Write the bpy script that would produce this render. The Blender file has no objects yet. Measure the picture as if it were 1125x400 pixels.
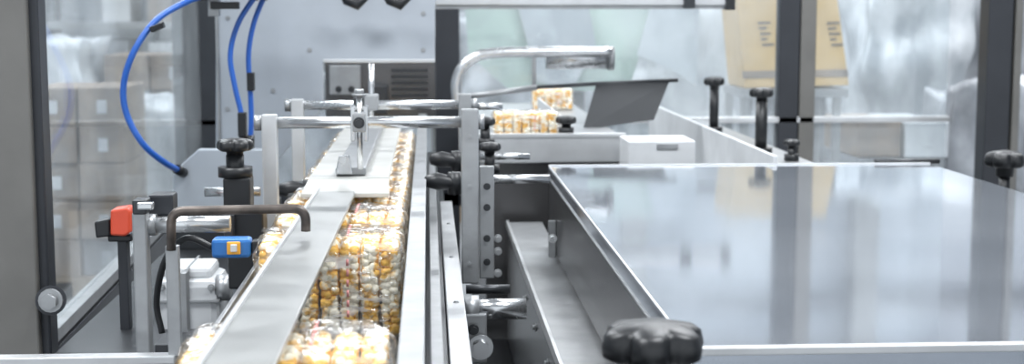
import bpy, bmesh, math, random
from mathutils import Vector, Matrix, Euler, noise
random.seed(4)
scene = bpy.context.scene
F = 1562.5
ZC = 1.55
CAM = Vector((0, 0, ZC))
PITCH = math.atan(190 / F); YAW = math.atan(92 / F)
ROT = Euler((math.pi / 2 - PITCH, 0, -YAW), 'XYZ')
RM = ROT.to_matrix()
def P(px, py, Y):
    """survey point of the photo resolved on the world plane y=Y (metres)"""
    d = RM @ Vector(((px - 562.5) / F, (200 - py) / F, -1))
    return CAM + d * (Y / d.y)

# ------------------------------------------------------------ materials
def mat(name, col, rough=0.5, metal=0.0, col2=None, nscale=8, bump=0.0, bscale=60, stretch=(1, 1, 1), lo=.35, hi=.65, rvar=0.0):
    m = bpy.data.materials.new(name); m.use_nodes = True
    nt = m.node_tree; b = nt.nodes['Principled BSDF']
    b.inputs['Base Color'].default_value = (*col, 1); b.inputs['Roughness'].default_value = rough
    b.inputs['Metallic'].default_value = metal
    tc = nt.nodes.new('ShaderNodeTexCoord'); mp = nt.nodes.new('ShaderNodeMapping')
    mp.inputs['Scale'].default_value = stretch
    nt.links.new(tc.outputs['Object'], mp.inputs['Vector'])
    n = nt.nodes.new('ShaderNodeTexNoise'); n.inputs['Scale'].default_value = nscale; n.inputs['Detail'].default_value = 5
    nt.links.new(mp.outputs[0], n.inputs['Vector'])
    r = nt.nodes.new('ShaderNodeValToRGB')
    c2 = col2 if col2 else tuple(c * 0.86 for c in col)
    r.color_ramp.elements[0].position = lo; r.color_ramp.elements[1].position = hi
    r.color_ramp.elements[0].color = (*c2, 1); r.color_ramp.elements[1].color = (*col, 1)
    nt.links.new(n.outputs[0], r.inputs[0]); nt.links.new(r.outputs[0], b.inputs['Base Color'])
    if rvar:
        mr = nt.nodes.new('ShaderNodeMapRange'); mr.inputs[3].default_value = rough - rvar; mr.inputs[4].default_value = rough + rvar
        mr.inputs[1].default_value = .3; mr.inputs[2].default_value = .7
        nt.links.new(n.outputs[0], mr.inputs[0]); nt.links.new(mr.outputs[0], b.inputs['Roughness'])
    if bump:
        n2 = nt.nodes.new('ShaderNodeTexNoise'); n2.inputs['Scale'].default_value = bscale; n2.inputs['Detail'].default_value = 3
        nt.links.new(mp.outputs[0], n2.inputs['Vector'])
        bp = nt.nodes.new('ShaderNodeBump'); bp.inputs['Strength'].default_value = bump; bp.inputs['Distance'].default_value = .01
        nt.links.new(n2.outputs[0], bp.inputs['Height']); nt.links.new(bp.outputs[0], b.inputs['Normal'])
    return m

STEEL = mat('brushed_steel', (.64, .65, .66), .25, .95, nscale=14, rvar=.06)
STEELL = mat('light_steel', (.62, .63, .64), .36, .65, nscale=10)
STEELM = mat('matte_steel', (.37, .38, .39), .38, .6, nscale=20, bump=.05)
RAILM = mat('rail_steel', (.36, .365, .36), .34, .7, col2=(.28, .285, .28), nscale=9, rvar=.06)
DARKST = mat('dark_steel', (.05, .053, .058), .35, .5)
BODYM = mat('machine_body_steel', (.14, .138, .14), .25, .75, nscale=5)
TABLE = mat('table_stainless', (.56, .60, .66), .075, .78, col2=(.48, .52, .58), nscale=3, rvar=.03, bump=.02, bscale=3)
PLATE = mat('painted_plate', (.44, .475, .52), .45, .25, col2=(.39, .42, .46), nscale=5)
WHITEP = mat('white_plastic', (.64, .655, .67), .4, 0)
CREAMP = mat('worn_plate', (.55, .55, .53), .4, .3, col2=(.45, .45, .43), nscale=12)
BLACK = mat('black_plastic', (.010, .011, .013), .38, 0)
BLACKM = mat('black_sheet', (.022, .024, .027), .8, 0)
RUBBER = mat('rubber_belt', (.08, .085, .09), .7, 0)
FRAME = mat('guard_frame_alu', (.17, .165, .155), .45, .3)
FRAMED = mat('guard_frame_dark', (.035, .038, .045), .4, .3)
BLUE = mat('blue_hose', (.02, .12, .50), .3, 0)
BLUEC = mat('blue_connector', (.03, .17, .5), .35, 0)
RED = mat('red_cap', (.62, .07, .03), .4, 0)
ORANGE = mat('orange_label', (.85, .42, .05), .4, 0)
RUST = mat('worn_handle', (.15, .125, .11), .38, .6, col2=(.07, .06, .055), nscale=30)
TAN = mat('carton_tan', (.60, .42, .20), .7, 0)
BROWN = mat('carton_brown', (.31, .25, .20), .8, 0, col2=(.20, .17, .15))
INK = mat('carton_print', (.16, .13, .10), .6, 0)
WOOD = mat('pallet_wood', (.30, .24, .18), .8, 0, stretch=(1, 12, 12))
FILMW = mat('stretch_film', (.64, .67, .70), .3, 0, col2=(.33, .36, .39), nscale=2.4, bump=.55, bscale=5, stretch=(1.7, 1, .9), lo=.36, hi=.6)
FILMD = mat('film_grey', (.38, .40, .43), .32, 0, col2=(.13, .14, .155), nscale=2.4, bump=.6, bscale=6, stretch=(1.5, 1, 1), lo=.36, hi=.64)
GREEN = mat('green_panel', (.46, .58, .51), .35, 0, col2=(.32, .40, .37), nscale=2.5)
CONC = mat('concrete_floor', (.26, .27, .28), .35, 0, col2=(.17, .18, .19), nscale=1.5)
WALLM = mat('hall_wall_paint', (.45, .48, .51), .7, 0, col2=(.27, .29, .32), nscale=.9)
CEILM = mat('hall_ceiling_paint', (.55, .57, .59), .8, 0)

def glass_mat(name, tint, haze):
    m = bpy.data.materials.new(name); m.use_nodes = True; nt = m.node_tree; nt.nodes.clear()
    o = nt.nodes.new('ShaderNodeOutputMaterial'); t = nt.nodes.new('ShaderNodeBsdfTransparent'); t.inputs[0].default_value = (*tint, 1)
    d = nt.nodes.new('ShaderNodeBsdfDiffuse'); d.inputs[0].default_value = (.75, .78, .8, 1)
    g = nt.nodes.new('ShaderNodeBsdfGlossy'); g.inputs['Roughness'].default_value = .03
    tc = nt.nodes.new('ShaderNodeTexCoord'); n = nt.nodes.new('ShaderNodeTexNoise'); n.inputs['Scale'].default_value = 2.5; n.inputs['Detail'].default_value = 6
    nt.links.new(tc.outputs['Object'], n.inputs['Vector'])
    mr = nt.nodes.new('ShaderNodeMapRange'); mr.inputs[1].default_value = .35; mr.inputs[2].default_value = .7
    mr.inputs[3].default_value = haze * .3; mr.inputs[4].default_value = haze * 1.8
    nt.links.new(n.outputs[0], mr.inputs[0])
    m1 = nt.nodes.new('ShaderNodeMixShader'); nt.links.new(mr.outputs[0], m1.inputs[0]); nt.links.new(t.outputs[0], m1.inputs[1]); nt.links.new(d.outputs[0], m1.inputs[2])
    lw = nt.nodes.new('ShaderNodeLayerWeight'); lw.inputs[0].default_value = .5
    pw = nt.nodes.new('ShaderNodeMath'); pw.operation = 'POWER'; pw.inputs[1].default_value = 5
    nt.links.new(lw.outputs['Facing'], pw.inputs[0])
    ma = nt.nodes.new('ShaderNodeMath'); ma.operation = 'MULTIPLY_ADD'; ma.inputs[1].default_value = .55; ma.inputs[2].default_value = .03
    nt.links.new(pw.outputs[0], ma.inputs[0])
    m2 = nt.nodes.new('ShaderNodeMixShader'); nt.links.new(ma.outputs[0], m2.inputs[0]); nt.links.new(m1.outputs[0], m2.inputs[1]); nt.links.new(g.outputs[0], m2.inputs[2])
    nt.links.new(m2.outputs[0], o.inputs[0]); return m
GLASS = glass_mat('guard_polycarbonate', (.93, .955, .965), .13)

POP = mat('popcorn', (.96, .91, .76), .7, 0, col2=(.90, .53, .10), nscale=30, lo=.455, hi=.54, bump=.3, bscale=160)
def film_mat():
    m = bpy.data.materials.new('wrapper_film'); m.use_nodes = True; nt = m.node_tree; nt.nodes.clear()
    o = nt.nodes.new('ShaderNodeOutputMaterial'); t = nt.nodes.new('ShaderNodeBsdfTransparent'); t.inputs[0].default_value = (.99, .99, .99, 1)
    g = nt.nodes.new('ShaderNodeBsdfGlossy'); g.inputs['Roughness'].default_value = .10
    d = nt.nodes.new('ShaderNodeBsdfDiffuse'); d.inputs[0].default_value = (.92, .9, .9, 1)
    tc = nt.nodes.new('ShaderNodeTexCoord'); mp = nt.nodes.new('ShaderNodeMapping'); mp.inputs['Scale'].default_value = (.35, 1, 1.4)
    nt.links.new(tc.outputs['Object'], mp.inputs[0])
    n = nt.nodes.new('ShaderNodeTexNoise'); n.inputs['Scale'].default_value = 42; n.inputs['Detail'].default_value = 2; n.inputs['Distortion'].default_value = .8
    nt.links.new(mp.outputs[0], n.inputs['Vector'])
    b = nt.nodes.new('ShaderNodeBump'); b.inputs['Strength'].default_value = .9; b.inputs['Distance'].default_value = .02
    nt.links.new(n.outputs[0], b.inputs['Height']); nt.links.new(b.outputs[0], g.inputs['Normal'])
    mr = nt.nodes.new('ShaderNodeMapRange'); mr.inputs[1].default_value = .57; mr.inputs[2].default_value = .70; mr.inputs[3].default_value = .02; mr.inputs[4].default_value = .5
    nt.links.new(n.outputs[0], mr.inputs[0])
    m1 = nt.nodes.new('ShaderNodeMixShader'); nt.links.new(mr.outputs[0], m1.inputs[0]); nt.links.new(t.outputs[0], m1.inputs[1]); nt.links.new(d.outputs[0], m1.inputs[2])
    lw = nt.nodes.new('ShaderNodeLayerWeight'); lw.inputs[0].default_value = .3
    m3 = nt.nodes.new('ShaderNodeMapRange'); m3.inputs[3].default_value = .09; m3.inputs[4].default_value = .5
    nt.links.new(lw.outputs['Facing'], m3.inputs[0])
    m2 = nt.nodes.new('ShaderNodeMixShader'); nt.links.new(m3.outputs[0], m2.inputs[0])
    nt.links.new(m1.outputs[0], m2.inputs[1]); nt.links.new(g.outputs[0], m2.inputs[2])
    nt.links.new(m2.outputs[0], o.inputs[0]); return m
FILM = film_mat()
PRINT = mat('red_print', (.80, .34, .32), .5, 0)

# ------------------------------------------------------------ mesh helpers
CUR = [None]
def group(name):
    e = bpy.data.objects.new(name, None); scene.collection.objects.link(e); CUR[0] = e; return e
def top():
    CUR[0] = None
def add(name, bm, m, smooth=False, bevel=0):
    me = bpy.data.meshes.new(name)
    bmesh.ops.recalc_face_normals(bm, faces=bm.faces)
    bm.to_mesh(me); bm.free()
    o = bpy.data.objects.new(name, me); scene.collection.objects.link(o)
    me.materials.append(m)
    if smooth:
        for p in me.polygons: p.use_smooth = True
    if bevel:
        md = o.modifiers.new('bevel', 'BEVEL'); md.width = bevel; md.segments = 2; md.limit_method = 'ANGLE'
    if CUR[0]: o.parent = CUR[0]
    return o
def box(name, a, b, m, bevel=.002):
    bm = bmesh.new(); bmesh.ops.create_cube(bm, size=1)
    for v in bm.verts:
        v.co = Vector([(a[i] + b[i]) / 2 + v.co[i] * abs(b[i] - a[i]) for i in range(3)])
    return add(name, bm, m, bevel=bevel)
def pbox(name, x0, y0, x1, y1, Y, depth, m, bevel=.002):
    """box whose front face (at world y=Y) spans two surveyed corners"""
    cx, cy = (x0 + x1) / 2, (y0 + y1) / 2
    l = P(x0, cy, Y).x; r = P(x1, cy, Y).x; t = P(cx, y0, Y).z; b = P(cx, y1, Y).z
    return box(name, (l, Y, b), (r, Y + depth, t), m, bevel)
def prism(name, pts, depth, m, bevel=.002):
    bm = bmesh.new(); dv = Vector(depth)
    a = [bm.verts.new(p) for p in pts]; b = [bm.verts.new(Vector(p) + dv) for p in pts]
    bm.faces.new(a); bm.faces.new(b[::-1]); n = len(pts)
    for i in range(n): bm.faces.new((a[i], b[i], b[(i + 1) % n], a[(i + 1) % n]))
    return add(name, bm, m, bevel=bevel)
def tube(name, pts, r, m, seg=14, caps=True):
    pts = [Vector(p) for p in pts]; bm = bmesh.new(); rings = []
    up = Vector((0, 0, 1)); t0 = (pts[1] - pts[0]).normalized()
    if abs(t0.dot(up)) > .95: up = Vector((1, 0, 0))
    nrm = (up - t0 * up.dot(t0)).normalized()
    for i, p in enumerate(pts):
        if i == 0: t = t0
        elif i == len(pts) - 1: t = (pts[i] - pts[i - 1]).normalized()
        else: t = ((pts[i + 1] - pts[i]).normalized() + (pts[i] - pts[i - 1]).normalized()).normalized()
        nrm = (nrm - t * nrm.dot(t)).normalized(); bn = t.cross(nrm)
        rr = r[i] if isinstance(r, (list, tuple)) else r
        rings.append([bm.verts.new(p + (nrm * math.cos(2 * math.pi * k / seg) + bn * math.sin(2 * math.pi * k / seg)) * rr) for k in range(seg)])
    for i in range(len(rings) - 1):
        for k in range(seg):
            bm.faces.new((rings[i][k], rings[i][(k + 1) % seg], rings[i + 1][(k + 1) % seg], rings[i + 1][k]))
    if caps: bm.faces.new(rings[0][::-1]); bm.faces.new(rings[-1])
    o = add(name, bm, m)
    for p in o.data.polygons:
        if len(p.vertices) == 4: p.use_smooth = True
    return o
def smoothpath(pts, n=10):
    pts = [Vector(p) for p in pts]; out = []
    q = [pts[0] * 2 - pts[1]] + pts + [pts[-1] * 2 - pts[-2]]
    for i in range(1, len(q) - 2):
        for k in range(n):
            t = k / n; a, b, c, d = q[i - 1], q[i], q[i + 1], q[i + 2]
            out.append(.5 * ((2 * b) + (c - a) * t + (2 * a - 5 * b + 4 * c - d) * t * t + (3 * b - a - 3 * c + d) * t ** 3))
    out.append(pts[-1]); return out
def roundpath(pts, rad, n=6):
    pts = [Vector(p) for p in pts]; out = [pts[0]]
    for i in range(1, len(pts) - 1):
        a = (pts[i - 1] - pts[i]).normalized() * rad + pts[i]; c = (pts[i + 1] - pts[i]).normalized() * rad + pts[i]
        for k in range(n + 1):
            t = k / n; out.append(a * (1 - t) ** 2 + pts[i] * 2 * t * (1 - t) + c * t * t)
    out.append(pts[-1]); return out
def star(name, c, r, h, lobes=5, m=None):
    """lobed clamping knob, c = centre of the underside"""
    m = m or BLACK; bm = bmesh.new(); seg = 60; rings = []
    prof = [(.42, -.55, 0), (.45, 0, 0), (.80, .03, .8), (.97, .18, 1), (1, .45, 1), (.95, .78, 1), (.80, .93, .8), (.5, 1.02, .3), (.2, 1.08, 0)]
    for pr, pz, lb in prof:
        ring = []
        for k in range(seg):
            a = 2 * math.pi * k / seg
            rr = r * pr * (1 - lb * .26 * (1 - abs(math.cos(a * lobes / 2)) ** .8))
            co = Vector((rr * math.cos(a + .3), rr * math.sin(a + .3), pz * h))
            ring.append(bm.verts.new(co + Vector(c)))
        rings.append(ring)
    for i in range(len(rings) - 1):
        for k in range(seg): bm.faces.new((rings[i][k], rings[i][(k + 1) % seg], rings[i + 1][(k + 1) % seg], rings[i + 1][k]))
    bm.faces.new(rings[0][::-1]); bm.faces.new(rings[-1])
    return add(name, bm, m, smooth=True)
def bolt(name, c, r, h, m=None, axis='Y'):
    c = Vector(c); d = {'X': Vector((-h, 0, 0)), 'Y': Vector((0, -h, 0)), 'Z': Vector((0, 0, h))}[axis]
    tube(name, [c, c + d * .3], r * 1.5, m or STEEL, 16); return tube(name + '_head', [c + d * .3, c + d], r, m or STEEL, 6)

H = lambda h: ZC - h

# ------------------------------------------------------------ hall shell
top()
box('floor', (-8, -3, -.1), (9, 14, 0), CONC, 0)
box('wall_back', (-8, 14, 0), (9, 14.15, 5), WALLM, 0)
box('wall_left', (-8.15, -3, 0), (-8, 14, 5), WALLM, 0)
box('wall_right', (9, -3, 0), (9.15, 14, 5), WALLM, 0)
box('ceiling', (-8, -3, 5), (9, 14, 5.1), CEILM, 0)
group('hall_column_row')
for x in (-5.2, -2.45, .15, 2.0, 4.3, 6.4): 
    box('column', (x - .12, 13.6, 0), (x + .12, 13.85, 5), FRAME)
for z in (1.0, 2.4, 3.6): box('wall_rail', (-8, 13.86, z), (9, 13.98, z + .12), DARKST)
top()
EM = bpy.data.materials.new('lamp_diffuser'); EM.use_nodes = True
EM.node_tree.nodes['Principled BSDF'].inputs['Emission Color'].default_value = (.95, .98, 1, 1)
EM.node_tree.nodes['Principled BSDF'].inputs['Emission Strength'].default_value = 5
def lamp(x, y, sx, sy, e):
    group('ceiling_light')
    box('housing', (x - sx / 2 - .05, y - sy / 2 - .05, 4.9), (x + sx / 2 + .05, y + sy / 2 + .05, 4.999), WHITEP)
    box('diffuser', (x - sx / 2, y - sy / 2, 4.87), (x + sx / 2, y + sy / 2, 4.9), EM, 0)
    l = bpy.data.lights.new('tube', 'AREA'); l.shape = 'RECTANGLE'; l.size = sx; l.size_y = sy; l.energy = e; l.color = (.94, .97, 1)
    o = bpy.data.objects.new('tube', l); scene.collection.objects.link(o); o.location = (x, y, 4.8); o.parent = CUR[0]
for x, y, e in [(-2.2, 1.5, 155), (1.8, 1.5, 165), (-2.2, 5, 150), (2.2, 5, 155), (-3, 9, 210), (2, 9, 150), (5.5, 7, 130), (0, 12, 150), (5, 12, 130), (-5, 12, 170)]:
    lamp(x, y, 2.2, .8, e)
top()

# ------------------------------------------------------------ background stock
def load(d, m, x, y, w, h, z0, amp=1.0):
    bm = bmesh.new(); bmesh.ops.create_cube(bm, size=1); bmesh.ops.subdivide_edges(bm, edges=bm.edges, cuts=20, use_grid_fill=True)
    for v in bm.verts:
        c = Vector((x + v.co.x * w * .97, y + d / 2 + v.co.y * d * .97, z0 + (v.co.z + .5) * h))
        s = noise.noise(c * 3.1) * .09 + noise.noise(Vector((c.x * 12, c.y * 12, c.z * 3))) * .03
        c += Vector((v.co.x, v.co.y, max(v.co.z, 0))) * s * 2 * amp; v.co = c
    return add('wrapped_load', bm, m, smooth=True)
def pallet(name, px, y, w, d, pytop, m, stacked=False, bh=.2, pal=None):
    """stock standing on the hall floor; px = surveyed centre, pytop = surveyed top"""
    group(name); x = P(px, 100, y).x; h = P(px, pytop, y).z; z0 = 0
    for i in range(3): box('bearer_%d' % i, (x - w / 2 + i * (w - .1) / 2, y, z0), (x - w / 2 + i * (w - .1) / 2 + .1, y + d, z0 + .1), WOOD)
    for i in range(6): box('board_%d' % i, (x - w / 2, y + i * (d - .1) / 5, z0 + .1), (x + w / 2, y + i * (d - .1) / 5 + .1, z0 + .13), WOOD)
    if stacked:
        nz = max(1, round((h - .13) / bh)); bh = (h - .13) / nz; nx = max(1, round(w / .3))
        for k in range(nz):
            for i in range(nx):
                j = random.uniform(-.02, .02)
                mm = random.choice(pal or [m, m, BROWN, FILMD, m])
                box('carton_%d_%d' % (k, i), (x - w / 2 + i * w / nx + .006, y + j + .02, z0 + .131 + k * bh), (x - w / 2 + (i + 1) * w / nx - .006, y + d, z0 + .131 + (k + 1) * bh - .005), mm, .006)
                box('label_%d_%d' % (k, i), (x - w / 2 + (i + .42) * w / nx, y + j + .016, z0 + .131 + (k + .3) * bh), (x - w / 2 + (i + .62) * w / nx, y + j + .0205, z0 + .131 + (k + .65) * bh), FILMW if (i + k) % 3 else BROWN, 0)
    else: load(d, m, x, y, w, h - .14, .135)
    top()
pallet('carton_pallet', 82, 7.6, .5, .6, 96, BROWN, True)
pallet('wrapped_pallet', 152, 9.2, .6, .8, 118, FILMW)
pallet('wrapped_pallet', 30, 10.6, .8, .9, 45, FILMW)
pallet('carton_pallet', 165, 11.0, .7, .8, 60, BROWN, True, .25)
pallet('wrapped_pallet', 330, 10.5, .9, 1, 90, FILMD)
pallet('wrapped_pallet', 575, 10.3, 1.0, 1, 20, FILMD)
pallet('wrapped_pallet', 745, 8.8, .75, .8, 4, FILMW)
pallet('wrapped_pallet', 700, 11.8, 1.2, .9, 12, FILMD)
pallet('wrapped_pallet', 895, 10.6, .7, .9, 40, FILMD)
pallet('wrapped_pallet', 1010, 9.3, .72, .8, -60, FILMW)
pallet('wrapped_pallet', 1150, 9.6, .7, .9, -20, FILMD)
pallet('carton_pallet', 995, 7.7, .52, .7, 134, BROWN, True, .2, [BROWN, FILMD, FILMD, FILMW])
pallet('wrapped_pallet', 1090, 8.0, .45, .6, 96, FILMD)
group('storage_rack')
for x in (-5.2, -3.4, -1.7):
    for y in (12.3, 13.1): box('upright', (x, y, 0), (x + .09, y + .09, 3.2), DARKST)
for z in (.5, .95, 1.38, 2.2): 
    box('shelf', (-5.2, 12.3, z), (-1.6, 13.2, z + .06), STEELM)
    for k in range(9):
        if random.random() < .75: box('box_%d' % k, (-5.05 + k * .38, 12.4, z + .061), (-5.05 + k * .38 + random.uniform(.2, .34), 12.9, z + .061 + random.uniform(.15, .33)), random.choice([BROWN, FILMD, WHITEP, DARKST]), .005)
top()

# tan carton with print on a stand
group('tan_carton')
a = [P(806, -40, 7.2), P(915, -40, 7.2), P(933, 94, 7.2), P(818, 97, 7.2)]
prism('body', a, (0, .4, 0), TAN, .006)
prism('tape', [p + Vector((0, -.004, 0)) for p in (P(815, 78, 7.2), P(931, 76, 7.2), P(932, 84, 7.2), P(816, 86, 7.2))], (0, .003, 0), BROWN, 0)
for k in range(5):
    for xx in (832, 908):
        x0 = xx + k * 1.2; wd = (14, 9, 12, 7, 13)[k]
        prism('print_line_%d_%d' % (k, xx), [p + Vector((0, -.004, 0)) for p in (P(x0, 24 + k * 6, 7.2), P(x0 + wd, 23.5 + k * 6, 7.2), P(x0 + wd + .5, 26 + k * 6, 7.2), P(x0 + .5, 26.5 + k * 6, 7.2))], (0, .003, 0), INK, 0)
q = P(870, 96, 7.2)
box('stand_top', (q.x - .26, 7.15, q.z - .05), (q.x + .28, 7.65, q.z - .008), STEELM)
for dx in (-.24, .24):
    for yy in (7.2, 7.58): box('stand_leg', (q.x + dx - .02, yy, 0), (q.x + dx + .02, yy + .04, q.z - .05), STEELM)
top()

# ------------------------------------------------------------ guard enclosure
YB = 6.2
XL = -.85
group('machine_guard_frame')
zt = 2.3
def post(n, x0, x1, y, d, m, py=80):
    l = P(x0, py, y).x; r = P(x1, py, y).x
    box(n, (l, y, 0), (r, y + d, zt), m, .004); return l, r
post('post_near_left', -25, 36, 2.85, .06, FRAME, 200)
post('post_near_left_seal', 36, 49, 2.87, .06, FRAMED, 200)
post('post_far_left', 190, 238, YB, .08, FRAMED)
post('post_mid_left', 478, 505, YB, .08, FRAMED)
post('post_right_mid', 856, 878, YB, .08, FRAMED)
post('post_right_mid_b', 879, 896, YB, .08, FRAME)
lx, RX = post('post_right_corner', 1084, 1111, YB - .4, .1, FRAMED)
post('post_right_trim', 1114, 1122, YB - .4, .1, FRAME)
LB = P(215, 80, YB).x
def lrail(n, h, hh, m, dx=0):
    prism(n, [(XL + dx, 2.9, H(h)), (XL + dx + .04, 2.9, H(h)), (XL + dx + .04, 2.9, H(h) - hh), (XL + dx, 2.9, H(h) - hh)], (LB - XL + .03, YB - 2.9, 0), m)
lrail('side_rail_top', .70, .03, STEELM)
lrail('side_rail_mid', .74, .07, FRAMED)
lrail('side_rail_low', .86, .05, STEELM, .02)
lrail('side_rail_foot', .95, .09, FRAMED, .03)
box('back_rail_low', (LB, YB, H(.50)), (lx, YB + .05, H(.475)), STEELL)
box('back_rail_bottom', (LB, YB, H(.86)), (RX, YB + .05, H(.80)), FRAMED)
box('back_rail_top', (LB, YB, 2.25), (RX, YB + .08, 2.3), FRAME)
bolt('latch_disc', P(56, 330, 2.84), .016, .02, STEELM)
tube('latch_ring', [P(56, 330, 2.86), P(56, 330, 2.845)], .03, FRAMED, 24)
top()
prism('window_1', [(XL + .015, 2.95, H(.70)), (XL + .02, 2.95, H(.70)), (XL + .02, 2.95, zt), (XL + .015, 2.95, zt)], (LB - XL, YB - 2.95, 0), GLASS, 0)
box('window_2', (LB + .08, YB + .03, H(.8)), (P(478, 80, YB).x, YB + .036, 2.25), GLASS, 0)
box('window_3', (P(505, 80, YB).x, YB + .03, H(.8)), (P(856, 80, YB).x, YB + .036, 2.25), GLASS, 0)
box('window_4', (P(896, 80, YB).x, YB + .03, H(.8)), (lx - .005, YB + .036, 2.25), GLASS, 0)

# ------------------------------------------------------------ conveyor
group('infeed_conveyor')
box('belt', (-.315, 1.0, H(.60)), (-.04, 5.2, H(.575)), RUBBER)
box('side_guide_right', (-.036, 1.0, H(.60)), (-.03, 5.2, H(.385)), STEELL)
box('side_guide_right_lip', (-.036, 1.0, H(.387)), (-.006, 5.2, H(.38)), STEELM)
box('side_guide_left', (-.325, 2.0, H(.62)), (-.317, 5.2, H(.47)), STEELM)
box('guide_channel', (-.006, 1.0, H(.62)), (.026, 5.0, H(.50)), DARKST)
box('guide_channel_face', (.000, 1.0, H(.47)), (.018, 4.2, H(.455)), STEELM)
box('guide_channel_web', (.004, 1.0, H(.50)), (.014, 4.2, H(.47)), STEELM)
box('outer_rail', (.028, 1.0, H(.54)), (.060, 3.7, H(.50)), STEELL)
for i in range(4): bolt('rail_bolt_%d' % i, (.045, 1.95 + i * .45, H(.50)), .0035, .003, STEELM, 'Z')
box('frame_beam_left', (-.36, 1.0, H(.80)), (-.33, 5.2, H(.62)), STEELM)
box('frame_beam_right', (.02, 1.0, H(.80)), (.05, 5.0, H(.62)), DARKST)
box('bed', (-.33, 1.0, H(.66)), (.02, 5.2, H(.61)), DARKST)
for yy in (1.2, 3.2, 5.0):
    for xx in (-.35, .03): box('leg', (xx - .02, yy, 0), (xx + .02, yy + .05, H(.8)), STEELM)
for i in range(6): tube('roller_%d' % i, [(-.31, 1.1 + i * .7, H(.63)), (-.04, 1.1 + i * .7, H(.63))], .018, STEEL)
top()

group('hold_down_rail')
prism('bar', [(-.246, 1.0, H(.372)), (-.168, 1.0, H(.372)), (-.168, 1.0, H(.380)), (-.246, 1.0, H(.380))], (.02, 2.2, 0), RAILM, .0015)
prism('bar_lip', [(-.249, 1.0, H(.366)), (-.243, 1.0, H(.366)), (-.243, 1.0, H(.386)), (-.249, 1.0, H(.386))], (.02, 2.2, 0), STEELL, .001)
prism('shoe', [(-.255, 3.02, H(.356)), (-.085, 3.02, H(.356)), (-.085, 3.02, H(.366)), (-.255, 3.02, H(.366))], (.0, 1.35, 0), CREAMP, .002)
prism('shoe_nose', [(-.262, 2.90, H(.374)), (-.082, 2.90, H(.374)), (-.085, 3.03, H(.357)), (-.255, 3.03, H(.357))], (0, 0, -.01), CREAMP, .002)
box('shoe_spine', (-.20, 3.05, H(.356)), (-.135, 4.3, H(.338)), STEELM, .004)
prism('shoe_fin', [(-.20, 3.04, H(.352)), (-.162, 3.04, H(.352)), (-.170, 3.04, H(.312)), (-.192, 3.04, H(.312))], (0, .02, 0), STEEL)
top()

group('rail_handle')
Yh = 2.31
pa = [P(336, 254, Yh), P(336, 229, Yh), P(188, 232, Yh), P(188, 275, Yh)]
tube('bent_rod', roundpath(pa, .022, 7), .0078, RUST)
pbox('mount_strip', 183, 270, 198, 392, Yh, .012, STEELM)
top()

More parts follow.
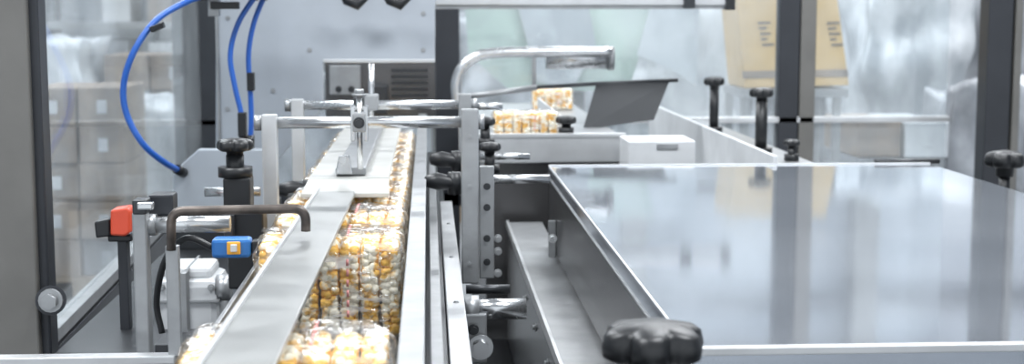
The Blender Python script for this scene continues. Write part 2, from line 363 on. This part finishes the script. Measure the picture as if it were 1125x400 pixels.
# ------------------------------------------------------------ packs
def pack_mesh():
    W, L, Hh = .245, .165, .175
    vs, fs, mi = [], [], []
    bm = bmesh.new(); bmesh.ops.create_icosphere(bm, subdivisions=2, radius=1)
    IV = [x.co.copy() for x in bm.verts]; IF = [[x.index for x in y.verts] for y in bm.faces]; bm.free()
    def kern(c, r):
        o = len(vs); off = Vector((random.random(), random.random(), random.random())) * 50
        for v in IV:
            d = 1 + .6 * noise.noise(v * 1.3 + off) + .2 * noise.noise(v * 2.8 + off)
            vs.append(c + v * r * d)
        for f in IF: fs.append([i + o for i in f]); mi.append(0)
    n = 7; cw = W / n
    def addbox(a, b, m):
        o = len(vs)
        for z in (a[2], b[2]):
            for x, y in ((a[0], a[1]), (b[0], a[1]), (b[0], b[1]), (a[0], b[1])): vs.append(Vector((x, y, z)))
        for f in ((0, 3, 2, 1), (4, 5, 6, 7), (0, 1, 5, 4), (1, 2, 6, 5), (2, 3, 7, 6), (3, 0, 4, 7)):
            fs.append([i + o for i in f]); mi.append(m)
    R = random.uniform
    for i in range(n):
        x0 = -W / 2 + i * cw
        addbox((x0 + .004, -L / 2 + .016, .01), (x0 + cw - .004, L / 2 - .01, Hh - .018), 0)
        for k in range(11):
            for j in range(2):
                zz = .012 + (k + (j * .5)) * (Hh - .03) / 10.5; xx = x0 + .0115 + j * (cw - .023)
                kern(Vector((xx + R(-.001, .001), -L / 2 + .014 + R(-.002, .002), zz + R(-.002, .002))), R(.0085, .0108))
        for k in range(10):
            for j in range(2):
                yy = -L / 2 + .02 + (k + j * .5) * (L - .035) / 9.5; xx = x0 + .0115 + j * (cw - .023)
                kern(Vector((xx + R(-.001, .001), yy + R(-.002, .002), Hh - .016 + R(-.002, .002))), R(.0085, .0108))
    for sgn in (-1, 1):
        for k in range(10):
            for j in range(9):
                kern(Vector((sgn * (W / 2 - .012), -L / 2 + .02 + (j + .5 * (k % 2)) * (L - .035) / 8.5, .012 + k * (Hh - .03) / 9)), R(.0095, .012))
    bm = bmesh.new(); bmesh.ops.create_cube(bm, size=1); bmesh.ops.subdivide_edges(bm, edges=bm.edges, cuts=18, use_grid_fill=True)
    o = len(vs); bm.verts.index_update()
    for v in bm.verts:
        c = v.co.copy(); e = 9
        s = (abs(c.x * 2) ** e + abs(c.y * 2) ** e + abs(c.z * 2) ** e) ** (-1 / e) if c.length > 0 else 1
        c *= s
        p = Vector((c.x * (W + .016), c.y * (L + .016), Hh / 2 + c.z * (Hh + .012)))
        p += Vector((c.x, c.y, c.z if c.z > 0 else 0)) * (noise.noise(Vector((p.x * 30, p.y * 30, p.z * 40))) * .014)
        p.z = max(p.z, .0005)
        vs.append(p)
    for f in bm.faces: fs.append([x.index + o for x in f.verts]); mi.append(1)
    bm.free()
    o = len(vs); N = 30
    for i in range(N + 1):
        x = -W / 2 + W * i / N
        vs.append(Vector((x, .004 * math.sin(i * 1.3), Hh + .006))); vs.append(Vector((x, .018 + .006 * math.sin(i * 1.3), Hh + .010)))
    for i in range(N): fs.append([o + 2 * i, o + 2 * i + 1, o + 2 * i + 3, o + 2 * i + 2]); mi.append(1)
    for i in range(6):
        z = .045 + i * .018
        addbox((.030, -L / 2 - .0112, z), (.0345, -L / 2 - .0105, z + .012), 2)
        addbox((.030, -L / 2 + .02 + i * .022, Hh + .0075), (.0345, -L / 2 + .034 + i * .022, Hh + .0082), 2)
    me = bpy.data.meshes.new('popcorn_cake_pack'); me.from_pydata([tuple(v) for v in vs], [], fs)
    for m in (POP, FILM, PRINT): me.materials.append(m)
    me.polygons.foreach_set('material_index', mi); me.polygons.foreach_set('use_smooth', [True] * len(fs)); me.update()
    return me
PM = pack_mesh()
def pack(x, y, z, rz=0, s=(1, 1, 1)):
    o = bpy.data.objects.new('popcorn_cake_pack', PM); scene.collection.objects.link(o)
    o.location = (x, y, z); o.rotation_euler = (0, 0, rz); o.scale = s
ys = [1.705, 2.515, 2.80, 3.0, 3.2, 3.4, 3.6, 3.8, 4.0, 4.2, 4.4, 4.6]
for i, y in enumerate(ys):
    pack(-.173 + random.uniform(-.003, .003), y, H(.5735), random.uniform(-.02, .02))

# ------------------------------------------------------------ cross supports
def hrod(n, x0, x1, py, Y, r, m=STEEL):
    a = P(x0, py, Y); b = P(x1, py, Y); b.z = a.z; tube(n, [a, b], r, m, 18)
def support(Y, top_py, bot_r, bot_l, xl0, xl1, xr0, xr1, bar_py, r, nm):
    group(nm)
    pbox('plate_left', xl0, top_py + 6, xl1, bot_l, Y - .02, .025, STEELL, .003)
    pbox('plate_right', xr0, top_py, xr1, bot_r, Y - .02, .025, STEELM, .003)
    a = P((xl0 + xl1) / 2, bar_py, Y); b = P((xr0 + xr1) / 2, bar_py, Y); a.z = b.z
    tube('cross_bar', [a - Vector((.02, 0, 0)), b + Vector((.015, 0, 0))], r, STEEL, 20)
    tube('bar_nut_left', [a - Vector((.032, 0, 0)), a - Vector((.016, 0, 0))], r * 1.3, STEELM, 6)
    tube('bar_nut_right', [b + Vector((.012, 0, 0)), b + Vector((.03, 0, 0))], r * 1.3, STEELM, 6)
    return a, b
support(3.0, 120, 312, 252, 288, 305, 507, 526, 134, .0125, 'guide_support_bracket')
c = P(395, 134, 3.0)
box('clamp_block', (c.x - .014, 2.975, c.z - .02), (c.x + .014, 3.025, c.z + .02), STEELM, .004)
box('clamp_fork_left', (c.x - .018, 2.985, c.z - .04), (c.x - .009, 3.015, c.z + .035), STEEL)
box('clamp_fork_right', (c.x + .009, 2.985, c.z - .04), (c.x + .018, 3.015, c.z + .035), STEEL)
tube('clamp_spindle', [(c.x, 3.0, c.z - .10), (c.x, 3.0, c.z + .055)], .006, STEEL)
bolt('clamp_screw', (c.x, 3.0, c.z + .055), .010, .014, STEELM, 'Z')
bolt('clamp_front_screw', (c.x, 2.975, c.z), .008, .012, DARKST)
pbox('reinforcement_plate', 527, 183, 543, 306, 3.02, .02, STEELM)
for yy in (205, 228, 262, 288): bolt('plate_bolt_%d' % yy, P(535, yy, 3.02), .005, .006, DARKST)
for yy in (150, 205, 290): bolt('post_bolt_%d' % yy, P(516, yy, 2.98), .0035, .004, STEELM)
support(3.63, 103, 215, 200, 320, 334, 504, 518, 115, .012, 'guide_support_bracket')
c = P(408, 112, 3.63)
tube('spindle', [P(408, 70, 3.63), P(408, 140, 3.63)], .0075, STEEL)
box('clamp_block', (c.x - .018, 3.60, c.z - .02), (c.x + .018, 3.66, c.z + .02), STEELM, .004)
box('side_ear', (c.x - .045, 3.61, c.z - .01), (c.x - .018, 3.65, c.z + .012), DARKST, .003)
top()
group('adjustment_rods')
hrod('rod_right_upper', 528, 604, 197, 3.3, .0105)
hrod('rod_right_back', 527, 582, 172, 3.7, .009)
hrod('rod_left', 225, 286, 211, 3.1, .010)
hrod('rod_right_mid', 521, 552, 117, 3.63, .009)
hrod('rod_lower_thick', 512, 578, 340, 2.65, .020, STEEL)
hrod('rod_lower_collar', 508, 526, 340, 2.65, .027, STEELM)
hrod('rod_lower_thin', 512, 560, 318, 2.75, .009, DARKST)
pbox('rod_block', 510, 345, 535, 400, 2.62, .05, STEELM, .004)
bolt('block_bolt_a', P(528, 381, 2.61), .016, .02)
bolt('block_bolt_b', P(520, 362, 2.61), .007, .01, DARKST)
for py in (262, 276, 300): bolt('side_bolt_%d' % py, P(547, py, 3.1), .006, .012, STEELM)
top()
def ball_lever(x, py, Y, n='clamp_lever'):
    group(n)
    c = P(x, py, Y)
    tube('grip', [c + Vector((-.05, 0, 0)), c + Vector((-.046, 0, 0)), c + Vector((-.02, 0, .0)), c + Vector((.012, 0, -.004)), c + Vector((.03, 0, -.004))], [.005, .013, .020, .016, .010], BLACK, 16)
    tube('hub', [c + Vector((.02, 0, -.03)), c + Vector((.02, 0, .02))], .016, BLACK, 16)
    top()
ball_lever(494, 175, 3.45); ball_lever(490, 199, 3.2); ball_lever(330, 208, 3.2)

def knob_post(x, py_top, py_bot, py_base, Y, rpx, n='star_knob_post', stem=.010):
    group(n)
    s = Y / F; hk = (py_bot - py_top) * s; c = P(x, py_bot, Y)
    star('knob', c, rpx * s, hk * .95)
    b = P(x, py_base, Y); b.x = c.x
    tube('stem', [c + Vector((0, 0, -hk * .3)), b], stem, BLACK if stem > .012 else STEEL, 14)
    tube('collar', [b, b + Vector((0, 0, .02))], stem * 1.9, BLACK, 14)
    top()
knob_post(258, 152, 166, 194, 2.83, 21, stem=.018)
knob_post(533, 128, 138, 160, 3.75, 12, stem=.013)
knob_post(538, 156, 166, 190, 3.5, 13, stem=.013)
knob_post(622, 127, 136, 147, 4.35, 12, stem=.0125)
knob_post(837, 96, 107, 169, 4.6, 14, stem=.020)
knob_post(785, 84, 94, 145, 5.4, 12, stem=.018)
knob_post(870, 153, 160, 176, 4.4, 10, stem=.0125)
knob_post(1104, 165, 184, 240, 4.0, 23, stem=.016)

# ------------------------------------------------------------ upper head plate & hoses
group('head_mounting_plate')
YP = 4.4
prism('plate', [P(*p, YP) for p in [(237, -60), (478, -60), (478, 67), (355, 69), (355, 118), (300, 182), (237, 182)]], (0, .012, 0), PLATE, .002)
pbox('plate_left_edge', 237, -60, 240, 182, YP - .01, .03, STEELM)
pbox('plate_bottom_edge', 355, 65, 478, 69, YP - .006, .02, STEELL)
for p in ((250, 20), (340, 55), (465, 15), (465, 55), (300, 100), (250, 120)): bolt('bolt_%d_%d' % p, P(*p, YP), .005, .005, STEELM)
for xx in (385, 432): 
    q = P(xx, 4, 4.3)
    tube('black_grip_%d' % xx, [q + Vector((-.03, 0, .045)), q + Vector((-.01, 0, .01)), q + Vector((.02, 0, -.002)), q + Vector((.06, 0, .03))], [.010, .016, .018, .009], BLACK, 14)
top()
group('gearbox_unit')
pbox('housing', 357, 40, 478, 128, 5.3, .3, BODYM)
pbox('front_cover', 362, 72, 396, 104, 5.28, .02, STEELM)
for i in range(5): pbox('vent_%d' % i, 430, 76 + i * 7, 470, 79 + i * 7, 5.285, .01, DARKST, 0)
pbox('block', 405, 95, 425, 125, 5.2, .1, DARKST)
for xx in (372, 386): bolt('cover_bolt_%d' % xx, P(xx, 98, 5.28), .008, .01, DARKST)
pbox('top_flange', 357, -60, 478, 40, 5.3, .06, STEELM)
top()
group('side_cover_plate')
prism('plate', [P(*p, 3.95) for p in [(190, 236), (190, 192), (200, 180), (218, 164), (300, 164), (300, 236)]], (0, .03, 0), PLATE, .004)
pbox('foot', 192, 232, 298, 330, 3.97, .3, DARKST)
top()

def hose(n, pts, r=.0085):
    group(n)
    tube('hose', smoothpath([P(*p) for p in pts], 10), r, BLUE, 12)
    for k in (0, -1):
        e = P(*pts[k]); d = (P(*pts[1]) - e if k == 0 else e - P(*pts[-2])).normalized()
        tube('fitting_%d' % abs(k), [e - d * .02, e + d * .02], r * 1.6, BLACK, 12)
    top()
hose('blue_air_hose', [(228, -6, 3.9), (205, 2, 3.9), (172, 22, 3.85), (148, 55, 3.8), (136, 92, 3.8), (139, 125, 3.8), (157, 158, 3.8), (180, 178, 3.85), (198, 188, 3.93)])
hose('blue_air_hose', [(283, -8, 4.0), (262, 25, 4.0), (253, 60, 4.0), (258, 95, 4.0), (265, 125, 4.0), (267, 150, 4.0)], .0075)
hose('blue_air_hose', [(292, -8, 4.1), (279, 25, 4.1), (273, 60, 4.1), (275, 100, 4.1), (276, 130, 4.1), (275, 156, 4.1)], .0075)
group('valve_block')
pbox('body', 205, -24, 290, -4, 3.9, .3, DARKST)
pbox('tag', 261, 124, 270, 150, 3.97, .03, BLACK); pbox('tag_b', 271, 80, 279, 100, 4.08, .03, BLACK)
prism('clip', [P(*p, 3.8) for p in [(163, 30), (178, 24), (180, 30), (166, 36)]], (0, .03, 0), BLACK)
pbox('nozzle', 228, -4, 240, 18, 3.95, .04, STEELM)
pbox('nozzle_tip', 231, 2, 262, 10, 3.93, .03, BLACK)
top()

# ------------------------------------------------------------ left fixtures
group('left_adjuster')
Yl = 2.42
pbox('plate', 147, 234, 163, 392, Yl, .03, STEELM, .003)
pbox('plate_head', 145, 220, 161, 236, Yl - .005, .04, DARKST, .003)
pbox('clamp', 163, 214, 190, 238, Yl + .05, .05, FRAMED, .004)
pbox('clamp_screw', 150, 223, 168, 231, Yl - .02, .02, STEEL, .003)
hrod('rod', 156, 253, 247, Yl + .03, .0145)
hrod('rod_collar', 158, 172, 247, Yl + .03, .019, STEELM)
pbox('bracket_block', 245, 196, 275, 232, 2.8, .06, BLACK, .004)
pbox('bracket_lower', 250, 232, 290, 318, 2.75, .07, BLACK, .004)
pbox('bracket_face', 246, 236, 256, 262, 2.72, .03, FRAMED, .003)
pbox('base_bar', 170, 378, 282, 392, 2.6, .1, DARKST)
pbox('base_pan', 60, 387, 262, 420, 2.75, 1.2, DARKST)
pbox('upright_bar', 198, 300, 206, 392, 2.7, .03, STEELM)
top()
group('red_push_button')
q = P(133, 244, 2.9)
prism('red_cap', [P(*p, 2.9) for p in [(121, 231), (140, 228), (143, 232), (143, 256), (137, 260), (121, 259)]], (0, .05, 0), RED, .006)
prism('black_base', [P(*p, 2.91) for p in [(103, 244), (121, 240), (121, 260), (105, 262)]], (0, .04, 0), BLACK, .004)
pbox('switch_body', 118, 258, 145, 266, 2.93, .05, BLACK, .004)
box('switch_stand', (q.x - .02, 2.95, 0), (q.x + .0, 2.98, P(133, 264, 2.95).z), FRAMED)
top()
group('blue_sensor_connector')
pbox('body', 232, 263, 275, 284, 2.5, .04, BLUEC, .006)
pbox('window', 249, 266, 264, 280, 2.495, .006, ORANGE, .002)
pbox('window_core', 253, 269, 260, 277, 2.49, .006, WHITEP, .001)
pbox('gland', 276, 265, 290, 282, 2.505, .03, BLACK, .004)
tube('lead', smoothpath([P(234, 272, 2.52), P(205, 262, 2.52), P(182, 285, 2.55), P(172, 330, 2.58), P(178, 366, 2.58)]), .006, BLACK, 10)
top()
group('gear_motor')
pbox('body', 172, 308, 240, 372, 2.95, .16, WHITEP, .016)
pbox('cap', 180, 294, 232, 309, 2.97, .12, WHITEP, .01)
pbox('cover_seam', 171, 330, 241, 333, 2.945, .17, STEELM, .001)
pbox('cover_seam_b', 204, 296, 207, 372, 2.944, .17, STEELM, .001)
for xx, yy in ((178, 316), (232, 316), (178, 364), (232, 364)): bolt('cover_bolt_%d_%d' % (xx, yy), P(xx, yy, 2.95), .005, .006, STEELM)
q = P(242, 318, 2.96)
tube('terminal', [q + Vector((-.01, .02, 0)), q + Vector((.02, .02, 0))], .028, STEELM, 20)
pbox('foot', 165, 372, 250, 387, 2.94, .18, STEELM)
top()
group('left_machine_shelf')
pbox('bar', -30, 393, 192, 402, 2.3, .03, STEELL, .002)
for xx in (10, 175): 
    q = P(xx, 402, 2.3); box('leg_%d' % xx, (q.x - .015, 2.3, 0), (q.x + .015, 2.33, q.z + .002), FRAMED)
top()

# ------------------------------------------------------------ table cover
group('stainless_machine_cover')
TX0, TX1, TY0, TY1 = .322, 1.37, 1.712, 3.80
box('lid', (TX0, TY0, H(.45)), (TX1, TY1, H(.42)), TABLE, .004)
box('skirt_left', (TX0, TY0 + .01, H(.62)), (TX0 + .01, TY1, H(.449)), BODYM, 0)  # dark base colour stands in for the dark machine mirrored in this side
box('skirt_left_seam', (TX0 - .003, TY0 + .01, H(.452)), (TX0 + .002, TY1, H(.448)), STEELM, .001)
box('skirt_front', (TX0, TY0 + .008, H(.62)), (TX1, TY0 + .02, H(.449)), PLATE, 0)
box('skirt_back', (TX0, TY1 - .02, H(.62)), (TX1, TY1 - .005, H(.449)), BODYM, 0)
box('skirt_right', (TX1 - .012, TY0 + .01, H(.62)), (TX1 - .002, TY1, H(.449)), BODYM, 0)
box('rim_left', (TX0, TY0, H(.42)), (TX0 + .004, TY1, H(.4188)), STEELL, .0005)
box('rim_front', (TX0, TY0 - .002, H(.428)), (TX1, TY0 + .012, H(.418)), STEELL, .001)
box('rim_back', (TX0, TY1 - .008, H(.42)), (TX1, TY1, H(.4165)), STEELL, .001)
tube('hinge_pin', [(1.22, TY1 + .01, H(.415)), (1.40, TY1 + .01, H(.415))], .007, DARKST)
pbox('latch', 603, 243, 611, 283, 3.55, .02, STEELM)
top()
group('machine_body')
box('flange', (.235, 1.1, H(.655)), (TX0 + .02, 4.25, H(.64)), STEELM, .002)
box('flange_lip', (.232, 1.1, H(.655)), (.240, 4.25, H(.634)), STEELL, .001)
box('side_panel', (.235, 1.1, .1), (.245, 4.25, H(.655)), BODYM, 0)
box('core', (.26, 1.2, .1), (TX1 - .03, 3.75, H(.656)), DARKST, 0)
for xx in (.3, 1.25):
    for yy in (1.3, 3.6): box('foot', (xx - .03, yy, 0), (xx + .03, yy + .06, .1), BLACK)
for k in range(6): bolt('panel_bolt_%d' % k, (.235, 1.8 + k * .32, H(.70)), .006, .008, STEELM, 'X')
bolt('screw_a', P(607, 262, 3.2), .007, .01)
box('inner_ledge', (.18, 1.1, H(.9)), (.234, 3.3, H(.86)), DARKST)
box('gap_dark_sheet', (.052, 1.1, H(1.02)), (.234, 4.25, H(1.0)), DARKST)  # added dark sheet, hides the bright floor so the gap reads dark
top()
group('clamp_star_knob')
star('knob', (.261, 1.62, H(.409)), .064, .043, lobes=6)
tube('stem', [(.261, 1.62, H(.42)), (.261, 1.62, H(.634))], .010, STEEL)
tube('collar', [(.261, 1.62, H(.634)), (.261, 1.62, H(.61))], .022, BLACK)
top()

# ------------------------------------------------------------ rear cross conveyor
group('rear_cross_conveyor')
pbox('front_panel', 527, 149, 688, 179, 4.3, .03, STEELL, .004)
pbox('front_panel_lip', 527, 147, 688, 151, 4.295, .03, STEELL, .001)
q0 = P(527, 149, 4.3); q1 = P(688, 149, 4.3)
box('deck', (q0.x, 4.33, q0.z - .03), (q1.x, 6.0, q0.z - .012), STEELM)
box('deck_side', (q1.x - .01, 4.33, H(.58)), (q1.x, 6.0, q0.z - .031), STEELM)
box('base', (q0.x + .02, 4.35, 0), (q1.x - .012, 5.9, q0.z - .031), BODYM)
box('low_deck', (q1.x + .001, 4.30, H(.60)), (.944, 6.0, H(.58)), STEELM)
box('low_base', (q1.x + .01, 4.35, 0), (.93, 5.9, H(.601)), BODYM)
box('guide_wall', (.945, 3.84, H(.60)), (.957, 6.05, H(.40)), WHITEP, .002)
box('outer_beam', (.99, 3.86, H(.53)), (1.2, 6.05, H(.475)), STEELM, .003)
box('guide_wall_inner', (.415, 4.5, q0.z - .012), (.423, 5.4, H(.335)), WHITEP, .002)
pbox('white_block', 690, 155, 764, 200, 4.08, .19, WHITEP, .004)
pbox('block_lid', 722, 158, 745, 164, 4.075, .03, STEELM, .001)
top()
zd = q0.z - .0115
p0 = P(576, 149, 4.5)
pack(p0.x, 4.46, zd, .0, (.80, .6, .42))
p0 = P(612, 117, 5.6)
pack(p0.x - .02, 5.6, zd, .0, (.62, .6, .46))
group('pusher_plate')
prism('dark_plate', [P(655, 92, 4.9), P(735, 90, 4.9), P(718, 132, 4.75), P(700, 134, 4.75), P(640, 143, 4.7)], (.003, .012, 0), BLACKM, .001)
tube('top_rod', [P(590, 96, 4.95), P(655, 92, 4.92), P(745, 88, 4.9)], .007, DARKST)
tube('arm', [P(500, 108, 4.95), P(590, 96, 4.95)], .010, STEELM)
top()
group('bent_exhaust_pipe')
tube('pipe', smoothpath([P(503, 118, 4.9), P(501, 92, 4.9), P(508, 74, 4.9), P(524, 62, 4.9), P(548, 58, 4.9), P(600, 57, 4.9), P(672, 57, 4.9)], 8), .0185, STEEL, 20)
tube('sleeve', [P(600, 64, 4.95), P(674, 64, 4.95)], .038, STEEL, 24)
tube('end_clamp', [P(668, 64, 4.95), P(674, 64, 4.95)], .042, STEELM, 24)
pbox('hanger', 585, 60, 589, 96, 5.0, .02, STEELM)
top()
group('overhead_beam')
pbox('beam', 478, -8, 806, 6, 4.9, .05, STEELL, .004)
pbox('beam_underside', 478, 6, 806, 10, 4.91, .04, STEELM)
pbox('end_cap', 752, -8, 764, 9, 4.885, .05, DARKST); pbox('end_cap_b', 798, -8, 808, 11, 4.885, .05, BLACK)
top()
group('green_hopper_panel')
prism('panel', [P(*p, 6.9) for p in [(508, -30), (725, -30), (700, 70), (690, 100), (560, 100), (515, 60)]], (0, .01, 0), GREEN, 0)
prism('panel_fold', [P(*p, 6.86) for p in [(560, -30), (640, -30), (655, 50), (630, 96), (590, 90)]], (0, .01, 0), FILMW, 0)
prism('white_chute', [P(*p, 6.7) for p in [(725, -30), (770, -30), (765, 95), (745, 80), (700, 60)]], (0, .02, .0), FILMW, 0)
q = P(620, 90, 6.92)
box('stand', (q.x - .1, 6.93, 0), (q.x + .1, 7.1, q.z + .2), FRAMED)
top()

# ------------------------------------------------------------ world, camera
w = bpy.data.worlds.new('World'); scene.world = w; w.use_nodes = True
w.node_tree.nodes['Background'].inputs[0].default_value = (.88, .94, 1, 1)
w.node_tree.nodes['Background'].inputs[1].default_value = 1.4
cam = bpy.data.cameras.new('camera'); co = bpy.data.objects.new('camera', cam); scene.collection.objects.link(co)
co.location = CAM; co.rotation_euler = ROT; cam.lens = 50; cam.sensor_width = 36; cam.sensor_fit = 'HORIZONTAL'
cam.dof.use_dof = True; cam.dof.focus_distance = 2.5; cam.dof.aperture_fstop = 5.0
scene.camera = co
scene.view_settings.view_transform = 'Standard'
